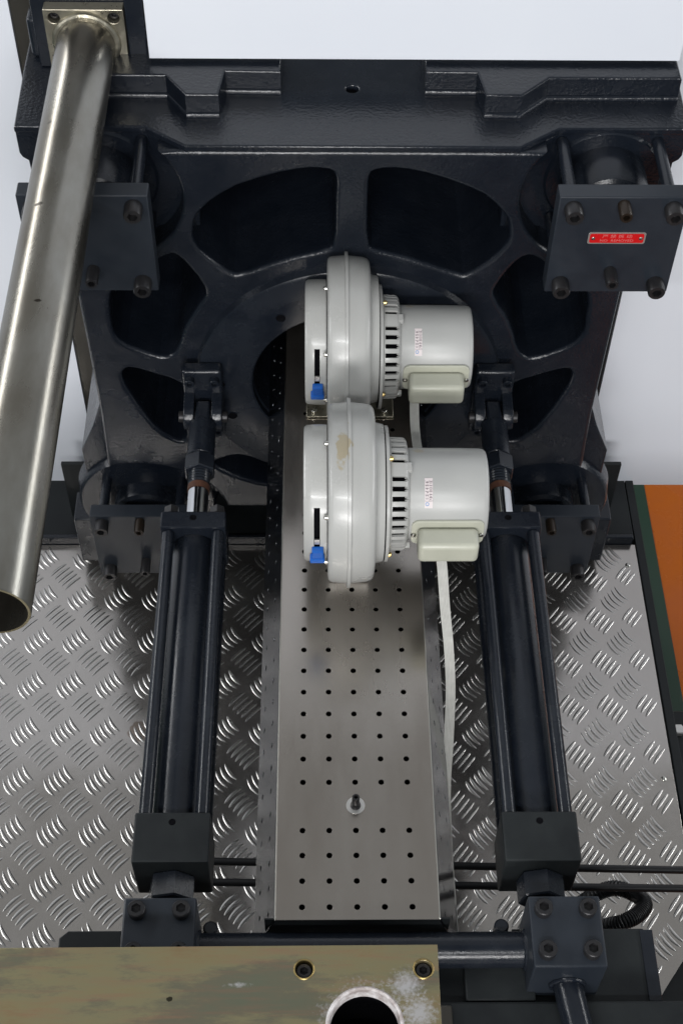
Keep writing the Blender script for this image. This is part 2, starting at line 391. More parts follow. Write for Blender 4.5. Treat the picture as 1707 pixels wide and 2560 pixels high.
for x, y in ((.9516, 2.5651), (.954, 1.8353), (.956, 1.45)):
    obj('screw', lathe([(-.001, .008), (.002, .0075), (.0045, .004), (.005, 0)], 'z', (x, y, 0), 16), M['screw'], deck)
obj('edge_angle', box(.987, 1.012, 1.40, 2.90, -.10, .004, .002), M['matte'], deck)
obj('edge_skirt', box(-1.7, .985, .46, 2.64, -.10, -.008, .002), M['matte'], deck)
# ------------------------------------------------------------------ bed behind the deck
bed = thing('machine_bed', 'black painted steel bed and cross beam behind the tread plate', 'machine bed', (0, 0, 0))
obj('bed_plate', box(-1.7, .985, 2.663, 2.96, -.12, .002, .002), M['matte'], bed)
obj('front_lip', box(-1.7, .975, 2.646, 2.661, -.02, .034, .004, 3), M['paint'], bed)
obj('cross_beam', box(-.775, .914, 2.752, 2.765, .004, .26, .002), M['matte'], bed)
obj('bed_side', box(-1.7, .985, 2.70, 2.95, -.799, -.124, .002), M['matte'], bed)
for s in (-1, 1):
    x0 = XC + s * .705
    a, c = sorted((x0, x0 + s * .085))
    f = obj('foot_block', box(a, c, 2.555, 2.662, .036, .245, .006, 3), M['paint'], bed)
    socket_bolt(bed, ((a + c) / 2, 2.622, .2455), .019, .022, 'z+', M['bolt'])
# ------------------------------------------------------------------ platen casting
plat = thing('platen', 'huge dark grey cast iron platen with spoke windows round its centre hole', 'machine casting', (XC, 2.44, .02))
def P(name, bm, m, smooth=35, **k):
    bmesh.ops.translate(bm, verts=bm.verts, vec=(-XC, -2.44, -.02)); return obj(name, bm, m, plat, smooth, **k)
TX, TZU, TZL = .553, 1.535, .398
HZ = .965
W1 = [(.036, 1.60), (.054, 1.611), (.101, 1.614), (.176, 1.595), (.273, 1.554), (.325, 1.506), (.349, 1.469), (.354, 1.432), (.351, 1.40), (.316, 1.354), (.27, 1.311), (.255, 1.309), (.152, 1.354), (.052, 1.386), (.038, 1.398), (.033, 1.565)]
W2 = [(.420, 1.366), (.397, 1.372), (.371, 1.342), (.342, 1.288), (.334, 1.254), (.345, 1.226), (.378, 1.17), (.396, 1.126), (.408, 1.082), (.425, 1.048), (.447, 1.035), (.498, 1.056), (.546, 1.088), (.563, 1.118), (.566, 1.149), (.56, 1.24), (.545, 1.27), (.50, 1.30), (.455, 1.335)]
W3 = [(.410, .94), (.429, .956), (.47, .975), (.532, 1.002), (.552, .996), (.56, .968), (.549, .92), (.522, .84), (.485, .765), (.444, .728), (.422, .725), (.412, .76)]
W4 = [(.35, .645), (.295, .671), (.255, .663), (.216, .637), (.14, .60), (.10, .58), (.10, .545), (.15, .535), (.222, .55), (.286, .576), (.349, .622)]
mir = lambda poly: [(-x, z) for x, z in poly][::-1]
def arc(cx, cz, r, a0, a1, n=20): return [(cx + r * math.cos(R(a0 + (a1 - a0) * k / n)), cz + r * math.sin(R(a0 + (a1 - a0) * k / n))) for k in range(n + 1)]
right = [(0.0, 1.658), (.351, 1.658)]
right += arc(TX, TZU, .186, 140, 293, 26)                      # round recess at the upper tie bar
right += [(.632, 1.26), (.628, .83), (.634, .64)]
right += arc(TX, TZL, .235, 70, 167, 20)                      # round recess at the lower tie bar
right += [(.0, .45)]
FRONT = right + [(-x, z) for x, z in right[::-1]][1:-1]
rb = [(0, 1.650), (.68, 1.650), (.69, 1.49), (.693, 1.40), (.640, 1.27), (.630, .83), (.672, .70), (.715, .60), (.715, .268), (.40, .268), (.395, .42), (0, .42)]
BACK = rb + [(-x, z) for x, z in rb[::-1]][1:-1]
wins = [chaikin(w, 1) for w in (W1, W2, W3, W4)]; wins += [mir(w) for w in wins]
tr = lambda poly: [(x + XC, z) for x, z in poly]
def rough(poly, amp, seed):
    rnd = random.Random(seed); return [(x + rnd.uniform(-amp, amp), z + rnd.uniform(-amp, amp)) for x, z in poly]
def grow(poly, d):
    cx = sum(p[0] for p in poly) / len(poly); cz = sum(p[1] for p in poly) / len(poly); out = []
    for x, z in poly:
        L = math.hypot(x - cx, z - cz); out.append((x + (x - cx) / L * d, z + (z - cz) / L * d))
    return out
fr = panel(tr(FRONT), [tr(rough(w, .0012, i)) for i, w in enumerate(wins)] + [circ(XC, HZ, .234, 72)], .424, .010, 4, upright(2.44, 2.864))
P('front_web', fr, M['cast'])
P('back_web', panel(tr(BACK), [tr(grow(w, .009)) for w in wins] + [circ(XC, HZ, .25, 72)], .35, .006, 2, upright(2.516, 2.866)), M['cast'])
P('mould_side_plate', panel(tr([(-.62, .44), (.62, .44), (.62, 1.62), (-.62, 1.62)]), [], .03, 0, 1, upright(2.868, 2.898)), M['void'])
P('hub_face', lathe([(2.441, .236), (2.424, .236), (2.421, .240), (2.421, .364), (2.425, .370), (2.441, .376)], 'y', (XC, 0, HZ), 96), M['paint'])
# top slab and its stepped pads
TOPZ = 1.673
c0 = [(-.717, 2.503), (-.440, 2.503), (-.352, 2.4390), (.352, 2.4390), (.440, 2.503), (.717, 2.503), (.722, 2.70), (.722, 2.93), (-.722, 2.93), (-.722, 2.70)]
P('top_slab', panel(tr(c0), [circ(XC + .001, 2.640, .0135, 20)], .018, .005, 4, Matrix.Translation((0, 0, TOPZ - .009))), M['cast'])
P('hole_bottom_shade', box(XC - .02, XC + .02, 2.620, 2.660, 1.6585, 1.6602, 0), M['void'])  # black floor, paints in the shade down the hole
def padpoly(s):
    if s > 0: q = [(.156, 2.76), (.158, 2.622), (.268, 2.622), (.281, 2.541), (.358, 2.541), (.422, 2.603), (.706, 2.603), (.706, 2.76)]
    else: q = [(.152, 2.76), (.154, 2.620), (.272, 2.623), (.283, 2.538), (.353, 2.538), (.399, 2.606), (.56, 2.606), (.56, 2.76)]
    q = [(s * x, y) for x, y in q]
    return q if s > 0 else q[::-1]
for s in (1, -1):
    q = padpoly(s)
    P('raised_pad', panel(tr(q), [], .060, .005, 4, Matrix.Translation((0, 0, TOPZ + .026))), M['cast'])
    P('pad_fillet', panel(tr([(x, y - (.007 if y < 2.75 else 0)) for x, y in q]), [], .018, .008, 4, Matrix.Translation((0, 0, TOPZ + .0035))), M['cast'])
    wd = [(s * .340, 2.4415), (s * .352, 2.4415), (s * .436, 2.504), (s * .436, 2.515), (s * .340, 2.515)]
    if s < 0: wd = wd[::-1]
    P('top_corner', panel(tr(wd), [], .060, .003, 2, Matrix.Translation((0, 0, 1.626))), M['cast'])
    # ears at the upper corners
    ear = [(s * .34, 1.665), (s * .717, 1.668), (s * .717, 1.600), (s * .712, 1.589), (s * .700, 1.580), (s * .698, 1.49), (s * .690, 1.40), (s * .34, 1.40)]
    if s > 0: ear = ear[::-1]
    P('corner_ear', panel(tr(ear), [], .10, .003, 3, upright(2.506, 2.606)), M['cast'])
    P('upper_boss', lathe([(2.515, .132), (2.506, .130), (2.500, .124), (2.500, 0)], 'y', (XC + s * TX, 0, TZU), 64), M['cast'])
    P('lower_boss', lathe([(2.56, .200), (2.53, .194), (2.505, .190), (2.496, .184), (2.496, 0)], 'y', (XC + s * TX, 0, TZL), 64), M['cast'])
for x, z in ((-.09 - XC, 1.193), (.16, 1.193), (-.335 + .02, HZ + .0), (-.29, .85)):
    P('tapped_hole_shade', lathe([(2.4195, .0115), (2.4185, .0095), (2.4195, .008), (2.4195, 0)], 'y', (XC + x, 0, z), 20), M['void'])  # flat dark disc on the hub face, painted as the shade inside a hole
# ------------------------------------------------------------------ tie bar clamps (four)
def retainer():
    t = thing('tie_bar_clamp', '', 'clamp', (0, 0, 0), 'clamp plates bolted over the four tie bar ends')
    obj('plate', box(-.134, .134, -.205, -.163, -.131, .131, .003, 2), M['plate'], t)
    obj('nut', lathe([(.02, 0), (.02, .094), (-.085, .093), (-.096, .090), (-.104, .080), (-.105, .05), (-.105, 0)], 'y', (0, 0, 0), 64), M['paint'], t)
    for sx in (-1, 1):
        for sz in (-1, 1):
            obj('stud', rod(.012, -.162, .0132, 'y', (sx * .103, 0, sz * .103), 20), M['paint'], t)
            socket_bolt(t, (sx * .103, -.2055, sz * .103), .0190, .034, 'y-', M['bolt'])
    socket_bolt(t, (0, -.2055, .112), .0135, .042, 'y-', M['brownbolt'])
    socket_bolt(t, (0, -.2055, -.069), .0135, .046, 'y-', M['bolt'])
    return t
UR = retainer()
spots = [(UR, TX, TZU, 'dark clamp plate with a red warning label over the upper right tie bar'),
         (None, -TX, TZU, 'dark clamp plate half hidden behind the bare steel pipe at upper left'),
         (None, TX, TZL, 'dark clamp plate low on the right behind the right hydraulic cylinder'),
         (None, -TX, TZL, 'dark clamp plate low on the left behind the left hydraulic cylinder')]
for o, sx, z, lab in spots:
    o = o or copy_tree(UR)
    o.location = (XC + sx, 2.492 if z > 1 else 2.55, z); o['label'] = lab
    if o is UR: pass
lab = panel(rrect(-.0605, .0605, -.0155, .0155, .005), [], .0012, 0, 1, Matrix.Translation((-.0005, -.2062, .0235)) @ Matrix.Rotation(R(90), 4, 'X'))
lp = obj('warning_label', lab, M['alu'], UR, 0)
obj('red_field', panel(rrect(-.0570, .0570, -.0122, .0122, .004), [], .0004, 0, 1, Matrix.Translation((-.0005, -.2071, .0235)) @ Matrix.Rotation(R(90), 4, 'X')), M['red'], lp, 0)
for s_, size, z in (('严 禁 拆 动', .0105, .0285), ('NO  REMOVED', .0085, .0175)):
    tm = text_mesh(s_, size); bmesh.ops.transform(tm, matrix=Matrix.Translation((0, -.2075, z)) @ Matrix.Rotation(R(90), 4, 'X') @ Matrix.Scale(1.25, 4, (1, 0, 0)), verts=tm.verts)
    obj('lettering', tm, M['pinkink'], lp, 0)
for sx in (-1, 1): obj('rivet', lathe([(-.2068, .0045), (-.2085, .004), (-.2095, .002), (-.2097, 0)], 'y', (sx * .050, 0, .0235), 12), M['screw'], lp)
# ------------------------------------------------------------------ guard panels
wp = obj('white_guard', panel([(-.3635, 1.739), (.7775, 1.739), (.7775, 2.85), (-.3635, 2.85)], [], .025, .0015, 2, upright(2.65, 2.675)), M['white'])
tag(wp, 'broad white sheet metal guard standing above the top edge of the casting', 'guard')
gl = thing('side_guard', 'white side guard panel left of the casting behind the steel pipe', 'guard', (-1.6, 2.9, .001), 'white side guards')
obj('sheet', box(-1.2, .896, 0, .02, .0, 1.95, .001), M['white'], gl)
obj('edge_post', box(.898, .950, .002, .06, .0, 1.95, .003), M['post'], gl)
gr = thing('side_guard', 'white side guard panel right of the casting above the orange floor', 'guard', (1.6, 2.9, .001), 'white side guards')
obj('sheet', box(-.760, 1.2, 0, .02, -.02, 1.95, .001), M['white'], gr)
obj('edge_post', box(-.82, -.762, .002, .06, .0, 1.95, .003), M['matte'], gr)
gb = obj('far_cabinet', box(-1.6, -1.02, 5.3, 5.6, -.799, .9, .01), M['greenbox']); tag(gb, 'green cabinet glimpsed far behind the left side guard', 'cabinet')
# ------------------------------------------------------------------ steel pipe and its bracket
PX, PZ, PR = -.498, 1.757, .0628
pp = thing('steel_pipe', 'long bare steel pipe with welded square flange running over the casting at left', 'pipe', (PX, 2.68, PZ))
obj('pipe_wall', lathe([(0, PR), (-1.466, PR), (-1.469, PR - .001), (-1.469, PR - .005), (-1.2, PR - .006), (0, PR - .006)], 'y', (0, 0, 0), 96), M['pipe'], pp)
fl = panel(rrect(-.084, .086, -.088, .079, .003), [circ(sx * .063 + .001, sz * .062 - .003, .0128, 24) for sx in (-1, 1) for sz in (-1, 1)], .03, .001, 1, upright(0, .03))
obj('flange', fl, M['flange'], pp)
def weldr(i): return .0085 + .0003 * math.sin(i * 1.3) + .0007 * math.sin(i * .37)
wpath = [(math.cos(2 * math.pi * k / 90) * (PR + .002), -.002, math.sin(2 * math.pi * k / 90) * (PR + .002)) for k in range(91)]
obj('weld_bead', tube(wpath, .008, 10, rfun=weldr, up=(0, 1, 0)), M['flange'], pp)
for sx in (-1, 1):
    for sz in (-1, 1): socket_bolt(pp, (sx * .063 + .001, .026, sz * .062 - .003), .0105, .012, 'y-')
br = thing('pipe_bracket', 'dark painted steel bracket carrying the pipe flange on top of the casting', 'bracket', (PX, 2.712, TOPZ))
obj('back_plate', box(-.115, .112, 0, .03, .001, .40, .003), M['paint'], br)
obj('side_rib', box(-.138, -.10, .032, .09, .001, .10, .01, 3), M['paint'], br)
obj('side_rib', box(.088, .128, -.03, -.001, .003, .40, .003), M['paint'], br)
# ------------------------------------------------------------------ perforated barrel cover
cov = thing('barrel_cover', 'perforated stainless cover box over the barrel with rows of small holes', 'cover', (XC, 1.03, .90))
CW, PIT, Y0, Y1 = .153, .0516, 1.030, 2.70
rows = [k for k in range(31)]
holes = []; hr = .0056
for k in range(31):
    y = 1.0548 + PIT * k
    if y > Y1 - .02: break
    for c in range(-2, 3):
        if k == 4: continue
        holes.append(circ(c * PIT, y - Y0, hr, 14))
holes.append(circ(0, 1.2621 - Y0, .0105, 16))
obj('top_sheet', panel([(-CW, 0), (CW, 0), (CW, Y1 - Y0), (-CW, Y1 - Y0)], holes, .003, .0006, 1, Matrix.Translation((0, 0, .0985))), M['steel'], cov)
sw, sd = .043, .148; sl = math.hypot(sw, sd); ang = math.atan2(sd, sw)
for s in (-1, 1):
    hs = []
    for k in range(31):
        y = 1.0548 + PIT * k - Y0
        if y > Y1 - Y0 - .04: break
        hs.append(circ(sl * .30, y + .004, hr, 12)); hs.append(circ(sl * .74, y + PIT * .45, hr, 12))
    mt = Matrix.Translation((s * (CW + .0006), 0, .0985)) @ Matrix.Rotation(0 if s > 0 else math.pi, 4, 'Z')
    # local x runs down the slope
    if s > 0: mt = mt @ Matrix.Rotation(ang, 4, 'Y')
    else: mt = Matrix.Translation((s * (CW + .0006), 0, .0985)) @ Matrix.Scale(-1, 4, (1, 0, 0)) @ Matrix.Rotation(ang, 4, 'Y')
    pb = panel([(.001, 0), (sl, 0), (sl, Y1 - Y0), (.001, Y1 - Y0)], hs, .003, .0005, 1)
    bmesh.ops.transform(pb, matrix=mt, verts=pb.verts); bmesh.ops.recalc_face_normals(pb, faces=pb.faces)
    obj('side_sheet', pb, M['steelside_dark_refl'], cov)
    obj('lower_flange', box(*sorted((s * (CW + sw - .004), s * (CW + sw + .001))), 0, Y1 - Y0, -.058, -.046, .0008), M['steel'], cov)
for s in (-1, 1): obj('fold_edge_highlight', rod(.001, Y1 - Y0 - .001, .0017, 'y', (s * (CW + .0005), 0, .0990), 10, .0005), M['screw'], cov)  # brighter rod laid along each fold as its painted highlight
obj('end_sheet', box(-CW - .02, CW + .02, .003, .006, .002, .095, 0), M['matte'], cov)
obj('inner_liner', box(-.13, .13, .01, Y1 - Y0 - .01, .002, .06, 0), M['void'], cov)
w = obj('washer', lathe([(.1002, .0185), (.1012, .0183), (.1012, .0), ], 'z', (0, 1.2621 - Y0, 0), 32), M['alu'], cov)
lathe_c = lathe([(.1013, .0105), (.111, .0085), (.113, .0075), (.113, 0)], 'z', (0, 1.2621 - Y0, 0), 24)
obj('spacer', lathe_c, M['bolt'], cov)
socket_bolt(cov, (0, 1.2621 - Y0, .113), .0075, .024, 'z+')
# ------------------------------------------------------------------ hydraulic cylinders (two)
def hyd():
    t = thing('hydraulic_cylinder', '', 'cylinder', (0, 0, 0), 'hydraulic cylinders either side of the barrel')
    # origin at y=0 world, axis z=0
    cb = obj('clevis_base', box(-.048, .048, 2.385, 2.4205, -.115, .115, .008, 3), M['cast'], t)
    for sx in (-1, 1):
        for sz in (-1, 1): socket_bolt(t, (sx * .030, 2.3845, sz * .088), .0125, .017, 'y-', M['paint'])
        lug = panel([(2.388, -.042), (2.388, .042)] + [(2.345 + .032 * math.cos(R(a)), .034 * math.sin(R(a))) for a in range(90, 271, 15)], [], .026, .003, 3,
                    Matrix(((0, 0, 1, sx * .034), (1, 0, 0, 0), (0, 1, 0, 0), (0, 0, 0, 1))))
        obj('clevis_lug', lug, M['cast'], t)
    obj('pin', rod(-.060, .060, .014, 'x', (0, 2.343, 0), 24), M['bolt'], t)
    obj('rod_eye', box(-.0185, .0185, 2.30, 2.372, -.03, .03, .007, 3), M['paint'], t)
    obj('rod_end', lathe([(2.325, 0), (2.325, .020), (2.312, .033), (2.209, .033), (2.207, .031), (2.207, 0)], 'y', (0, 0, 0), 40), M['paint'], t)
    obj('lock_nut', hexrod(2.205, 2.160, .039, 'y', (0, 0, 0)), M['paint'], t, 20)
    obj('rod_thread', lathe([(2.162, .026)] + [(2.158 - .004 * k, .0265 if k % 2 else .0245) for k in range(9)] + [(2.122, .0245)], 'y', (0, 0, 0), 32), M['paint'], t)
    obj('rust_ring', lathe([(2.121, .0), (2.121, .0262), (2.104, .0262), (2.104, 0)], 'y', (0, 0, 0), 32), M['rust'], t)
    obj('piston_rod', rod(2.104, 1.99, .0245, 'y', (0, 0, 0), 48), M['chrome'], t)
    h = .0735
    hb = obj('head_block', box(-h, h, 1.944, 1.991, -h, h, .004, 2), M['paint'], t)
    obj('port_hole_shade', lathe([(h + .0002, .008), (h + .0012, .0065), (h + .0002, .005), (h + .0002, 0)], 'z', (0, 1.972, 0), 16), M['void'], hb)  # dark disc on the surface, painted as the shade of a port hole
    for sx in (-1, 1):
        for sz in (-1, 1):
            obj('tie_rod', rod(1.943, 1.248, .0135, 'y', (sx * .0555, 0, sz * .0535), 24), M['paint'], t)
            obj('tie_nut', hexrod(1.992, 2.016, .018, 'y', (sx * .052, 0, sz * .052)), M['bolt'], t, 20)
    obj('barrel', lathe([(1.9435, 0), (1.9435, .048), (1.936, .0505), (1.254, .0505), (1.248, .049), (1.248, 0)], 'y', (0, 0, 0), 64), M['paint'], t)
    ob = obj('cap_block', box(-h, h, 1.143, 1.247, -h, h, .004, 2), M['matte'], t)
    obj('port_hole_shade', lathe([(h + .0002, .007), (h + .0012, .0055), (h + .0002, .004), (h + .0002, 0)], 'z', (0, 1.226, 0), 16), M['void'], ob)  # painted hole shade again, a dark disc on the cap block
    obj('gland_nut', hexrod(1.142, 1.092, .046, 'y', (0, 0, 0), rot=R(12)), M['paint'], t, 20)
    obj('gland_rod', rod(1.091, 1.0555, .030, 'y', (0, 0, 0), 32), M['paint'], t)
    return t
hc = hyd(); hc2 = copy_tree(hc)
hc.location = (-.2840, 0, .932); hc['label'] = 'dark hydraulic cylinder with chrome rod left of the perforated cover'
hc2.location = (.4285, 0, .932); hc2['label'] = 'dark hydraulic cylinder with chrome rod right of the perforated cover, beside the white cable'
# ------------------------------------------------------------------ cross link: clamp blocks, tube
ln_ = thing('cross_link', 'dark painted tube with bolted square clamp blocks at both cylinder ends', 'linkage', (XC, .99, .902))
def LK(name, bm, m, sm=35):
    bmesh.ops.translate(bm, verts=bm.verts, vec=(-XC, -.99, -.902)); return obj(name, bm, m, ln_, sm)
for cx in (-.291, .4505):
    LK('clamp_block', box(cx - .0665, cx + .0665, .9205, 1.0545, .903, 1.05, .004, 2), M['plate'])
    for sx in (-1, 1):
        for yy in (.948, 1.026): socket_bolt(ln_, (cx + sx * .0405 - XC, yy - .99, 1.0505 - .902), .0165, .019, 'z+', M['bolt'])
    s = 1 if cx < 0 else -1
    e = cx + s * .0665
    LK('weld_bead', tube([(e, .990 + .034 * math.cos(2 * math.pi * k / 40), .952 + .034 * math.sin(2 * math.pi * k / 40)) for k in range(41)], .0045, 8, rfun=lambda i: .0046 + .0007 * math.sin(i * 1.7), up=(1, 0, 0)), M['paint'])
LK('tube', rod(-.2245, .384, .033, 'x', (0, .990, .952), 48), M['paint'])
LK('drain_tube', tube([(.4545, .925, .965), (.466, .84, .965), (.492, .62, .965)], .0275, 40), M['paint'])
LK('weld_bead', tube([(.4545 + .030 * math.cos(2 * math.pi * k / 40), .919, .965 + .030 * math.sin(2 * math.pi * k / 40)) for k in range(41)], .0045, 8, rfun=lambda i: .0046 + .0007 * math.sin(i * 1.7), up=(0, 1, 0)), M['paint'])
for x, y in ((-.205, 1.038), (.346, 1.040)):
    LK('stop_bolt', rod(.902, .945, .014, 'z', (x, y, 0), 24, .003), M['paint'])
# ------------------------------------------------------------------ carriage below
car = thing('carriage', 'black painted carriage bar under the clamp blocks and in front of the cover', 'carriage', (XC, 1.0, .60))
cp = [(-.568, .905), (.568, .905), (.568, 1.038), (.552, 1.052), (.30, 1.052), (.30, 1.024), (-.30, 1.024), (-.30, 1.052), (-.552, 1.052), (-.568, 1.038)]
b = panel(cp, [], .30, .003, 2, Matrix.Translation((0, -1.0, .148))); obj('cross_bar', b, M['matte'], car)
b = box(.545, .57, -.09, .048, .2985, .301, .001); obj('wear_strip', b, M['paint'], car)
base = thing('injection_base', 'black painted base body filling the bottom right corner below the carriage', 'base', (XC, .5, 0))
obj('top_box', box(-1.3, 1.5, -.6, .402, .35, .93, .006, 2), M['matte'], base)
obj('pedestal', box(-.5, .25, -.55, .38, -.799, .345, .004, 2), M['matte'], base)
obj('slide_rail', box(.20, .33, .404, .4995, .902, .925, .004, 2), M['matte'], base)
obj('latch_plate', box(.150, .172, .30, .39, .9305, .945, .003, 2), M['post'], base)
# ------------------------------------------------------------------ yellow zinc plate in front
zp = thing('zinc_plate', 'yellow zinc plated steel plate with a chalky round hole in the foreground', 'plate', (0, 0, 1.185))
obj('support_block', box(-.85, -.15, .62, .80, -.2545, -.0155, .003), M['matte'], zp)
b = panel([(-.9, .60), (.2009, .60), (.2006, .9055), (-.9, .9020)], [circ(-.025, .864, .0150, 32), circ(.175, .863, .0150, 32), circ(.0749, .770, .0625, 80), circ(-.60, .864, .0150, 32)], .03, .0012, 2)
obj('plate', b, M['zinc'], zp)
obj('hole_rim', lathe([(.0155, .0645), (.0168, .062), (.0150, .0585), (-.012, .0570), (-.012, .0615)], 'z', (.0749, .770, 0), 96), M['chalk'], zp)
obj('bore', lathe([(-.016, .0625), (-.14, .0625), (-.14, 0)], 'z', (.0749, .770, 0), 64), M['void'], zp)
for x in (-.025, .175):
    obj('counterbore_rim', lathe([(.0150, .0178), (.0162, .0168), (.0158, .0152), (.002, .0150)], 'z', (x, .8635, 0), 40), M['brass'], zp)
    socket_bolt(zp, (x, .8635, -.014), .0130, .022, 'z+')
# ------------------------------------------------------------------ blowers
def slotring():
    """cast vent ring: cylindrical wall with slots cut through, given thickness"""
    seg = 36 * 6
    prof = [(.147, .118), (.1495, .119), (.1505, .1195), (.1520, .1195), (.178, .1185), (.1825, .117), (.1865, .112), (.189, .100)]
    def skip(k, i):
        ph = i % 6; s = i // 6
        if s in (6, 7): pass
        if s == 10: return False
        return (k in (3,) and ph in (1, 2, 3)) or (k == 4 and ph in (1, 2, 3)) or (k == 5 and ph == 2)
    b = lathe(prof, 'x', (0, 0, 0), seg, skip=skip)
    me = bpy.data.meshes.new('t'); b.to_mesh(me); b.free()
    o = bpy.data.objects.new('t', me); COL.objects.link(o); md = o.modifiers.new('s', 'SOLIDIFY'); md.thickness = .006; md.offset = -1
    dg = bpy.context.evaluated_depsgraph_get(); m2 = bpy.data.meshes.new_from_object(o.evaluated_get(dg)); bpy.data.objects.remove(o)
    return m2
def slotcap():
    seg = 120
    prof = [(.0165, .138), (.0165, .143), (.006, .1435), (.002, .1435), (-.0105, .1432), (-.0265, .142), (-.0315, .138), (-.0325, .130), (-.0325, 0)]
    def skip(k, i):   # slot runs round the rim at the camera side
        a = i * 3
        return k == 3 and 140 <= a < 186
    b = lathe(prof, 'x', (0, 0, 0), seg, skip=skip)
    me = bpy.data.meshes.new('t'); b.to_mesh(me); b.free()
    o = bpy.data.objects.new('t', me); COL.objects.link(o); md = o.modifiers.new('s', 'SOLIDIFY'); md.thickness = .003; md.offset = -1
    dg = bpy.context.evaluated_depsgraph_get(); m2 = bpy.data.meshes.new_from_object(o.evaluated_get(dg)); bpy.data.objects.remove(o)
    return m2
def on_cyl(b, r, off):
    """bend a flat mesh (x along the axis, y round it) onto a cylinder about X"""
    for v in b.verts:
        a = v.co.y / r + R(off); h = r + v.co.z; v.co = Vector((v.co.x, -math.cos(a) * h, math.sin(a) * h))
    return b
def cone_screw(parent, c, r, m, d='x+'):
    s = 1 if d[1] == '+' else -1
    b = lathe([(0, 0), (0, r), (s * r * .5, r * 1.0), (s * r * .55, r * .8), (s * r, r * .8), (s * r * 1.3, r * .5), (s * r * 1.35, 0)], d[0], c, 16)
    return obj('screw', b, m, parent)
def blower(stained, dz):
    t = thing('blower', '', 'blower', (0, 0, 0), 'cream coloured cooling blowers on the barrel cover')
    em = M['creamstain'] if stained else M['cream']
    # scroll: spiral-ish disc with rounded shoulders, slightly growing radius
    def scroll(prof, name, m):
        b = lathe(prof, 'x', (0, 0, 0), 96)
        return obj(name, b, m, t, 40)
    scroll([(.0185, 0), (.0185, .168), (.0200, .181), (.0240, .1855), (.0300, .1875), (.0600, .1900)], 'scroll_front', em)
    scroll([(.0595, .1990), (.0590, .1975), (.0590, .186), (.0665, .186), (.0665, .1980), (.0655, .1990), (.0595, .1990)], 'seam_rim', em)
    scroll([(.0650, .1900), (.100, .1865), (.1110, .1830), (.1165, .1760), (.1180, .1660), (.1185, .150), (.1190, .148), (.1300, .1455), (.1365, .1440), (.1370, .142), (.1370, 0)], 'scroll_back', em)
    obj('gasket', lathe([(.1372, 0), (.1372, .1405), (.1392, .1405), (.1392, 0)], 'x', (0, 0, 0), 64), M['void'], t)
    obj('mount_ring', lathe([(.1394, 0), (.1394, .1425), (.1402, .1435), (.1460, .1430), (.1470, .1415), (.1470, 0)], 'x', (0, 0, 0), 96), M['cream'], t)
    o = obj('vent_ring', slotring(), M['cream'], t, 40)
    obj('fan_core', lathe([(.1472, .096), (.186, .090)], 'x', (0, 0, 0), 48), M['void'], t)
    obj('motor_housing', lathe([(.1860, 0), (.1860, .0945), (.1900, .0965), (.300, .0960), (.345, .0950), (.3520, .0935), (.3560, .0900), (.3575, .0840), (.3580, 0)], 'x', (0, 0, 0), 96), M['motor'], t)
    for a in (118, 10, 240): # lugs of the vent ring
        aa = R(a); b = box(.180, .194, -.010, .010, -.006, .006, .002)
        bmesh.ops.transform(b, matrix=Matrix.Rotation(aa, 4, 'X') @ Matrix.Translation((0, 0, .110)), verts=b.verts); obj('lug', b, M['cream'], t)
    # inlet cap with slot and blue slider
    obj('inlet_cap', slotcap(), M['cream'], t, 40)
    obj('cap_core', lathe([(.015, .134), (-.028, .134), (-.028, 0)], 'x', (0, 0, 0), 48), M['void'], t)
    b = box(-.0175, .0095, -.014, .014, -.006, .014, .003, 2)
    kn = on = Matrix.Rotation(R(104), 4, 'X')
    kb = bmesh.new()
    for bx in ((-.0150, .0095, -.022, .010, .000, .016), (-.0190, .0120, -.026, -.012, .002, .019)):
        box(*bx, .0025, 2, bm=kb)
    for k in range(5): box(-.0135 + k * .0045, -.0118 + k * .0045, -.020, .009, .0155, .0178, 0, bm=kb)
    bmesh.ops.transform(kb, matrix=Matrix.Rotation(R(92), 4, 'X') @ Matrix.Translation((0, 0, .1425)), verts=kb.verts)
    obj('blue_slider', kb, M['blue'], t)
    sb = box(-.0090, .0010, -.003, .010, -.001, .002, 0); bmesh.ops.transform(sb, matrix=Matrix.Rotation(R(84), 4, 'X') @ Matrix.Translation((0, 0, .1425)), verts=sb.verts)
    obj('slider_stem', sb, M['alu'], t)
    # screws
    for a, x, rr, m, d in ((97, .1472, .131, 'brass', 'x+'), (182 + 25, .1472, .131, 'brass', 'x+'), (200, .0182, .150, 'screw', 'x-'), (148, .0182, .150, 'screw', 'x-'), (88, .0182, .152, 'screw', 'x-')):
        aa = R(a); cone_screw(t, (x, math.cos(aa) * rr, math.sin(aa) * rr), .0062, M[m], d)
    # terminal box on the camera side of the motor
    fb = panel(rrect(.192, .346, -.045, .030, .016), [], .006, .0015, 2, upright(-.098, -.092))
    tb = obj('terminal_box', box(.2045, .3320, -.152, -.099, -.040, .0165, .011, 4), M['creamcap'], t)
    obj('box_flange', fb, M['creamcap'], tb)
    for x in (.197, .340): obj('screw', lathe([(-.0985, .006), (-.1010, .0055), (-.1025, .003), (-.103, 0)], 'y', (x, 0, -.013), 16), M['screw'], tb)
    # rating sticker with the month grid
    st = bmesh.new(); bmesh.ops.create_grid(st, x_segments=2, y_segments=16, size=1)
    for v in st.verts: v.co = Vector((v.co.x * .0085, v.co.y * .0310, .0009))
    off = 52
    for v in st.verts: v.co.x += .2290
    sk = obj('sticker', on_cyl(st, .0965, off), M['sticker'], t, 60)
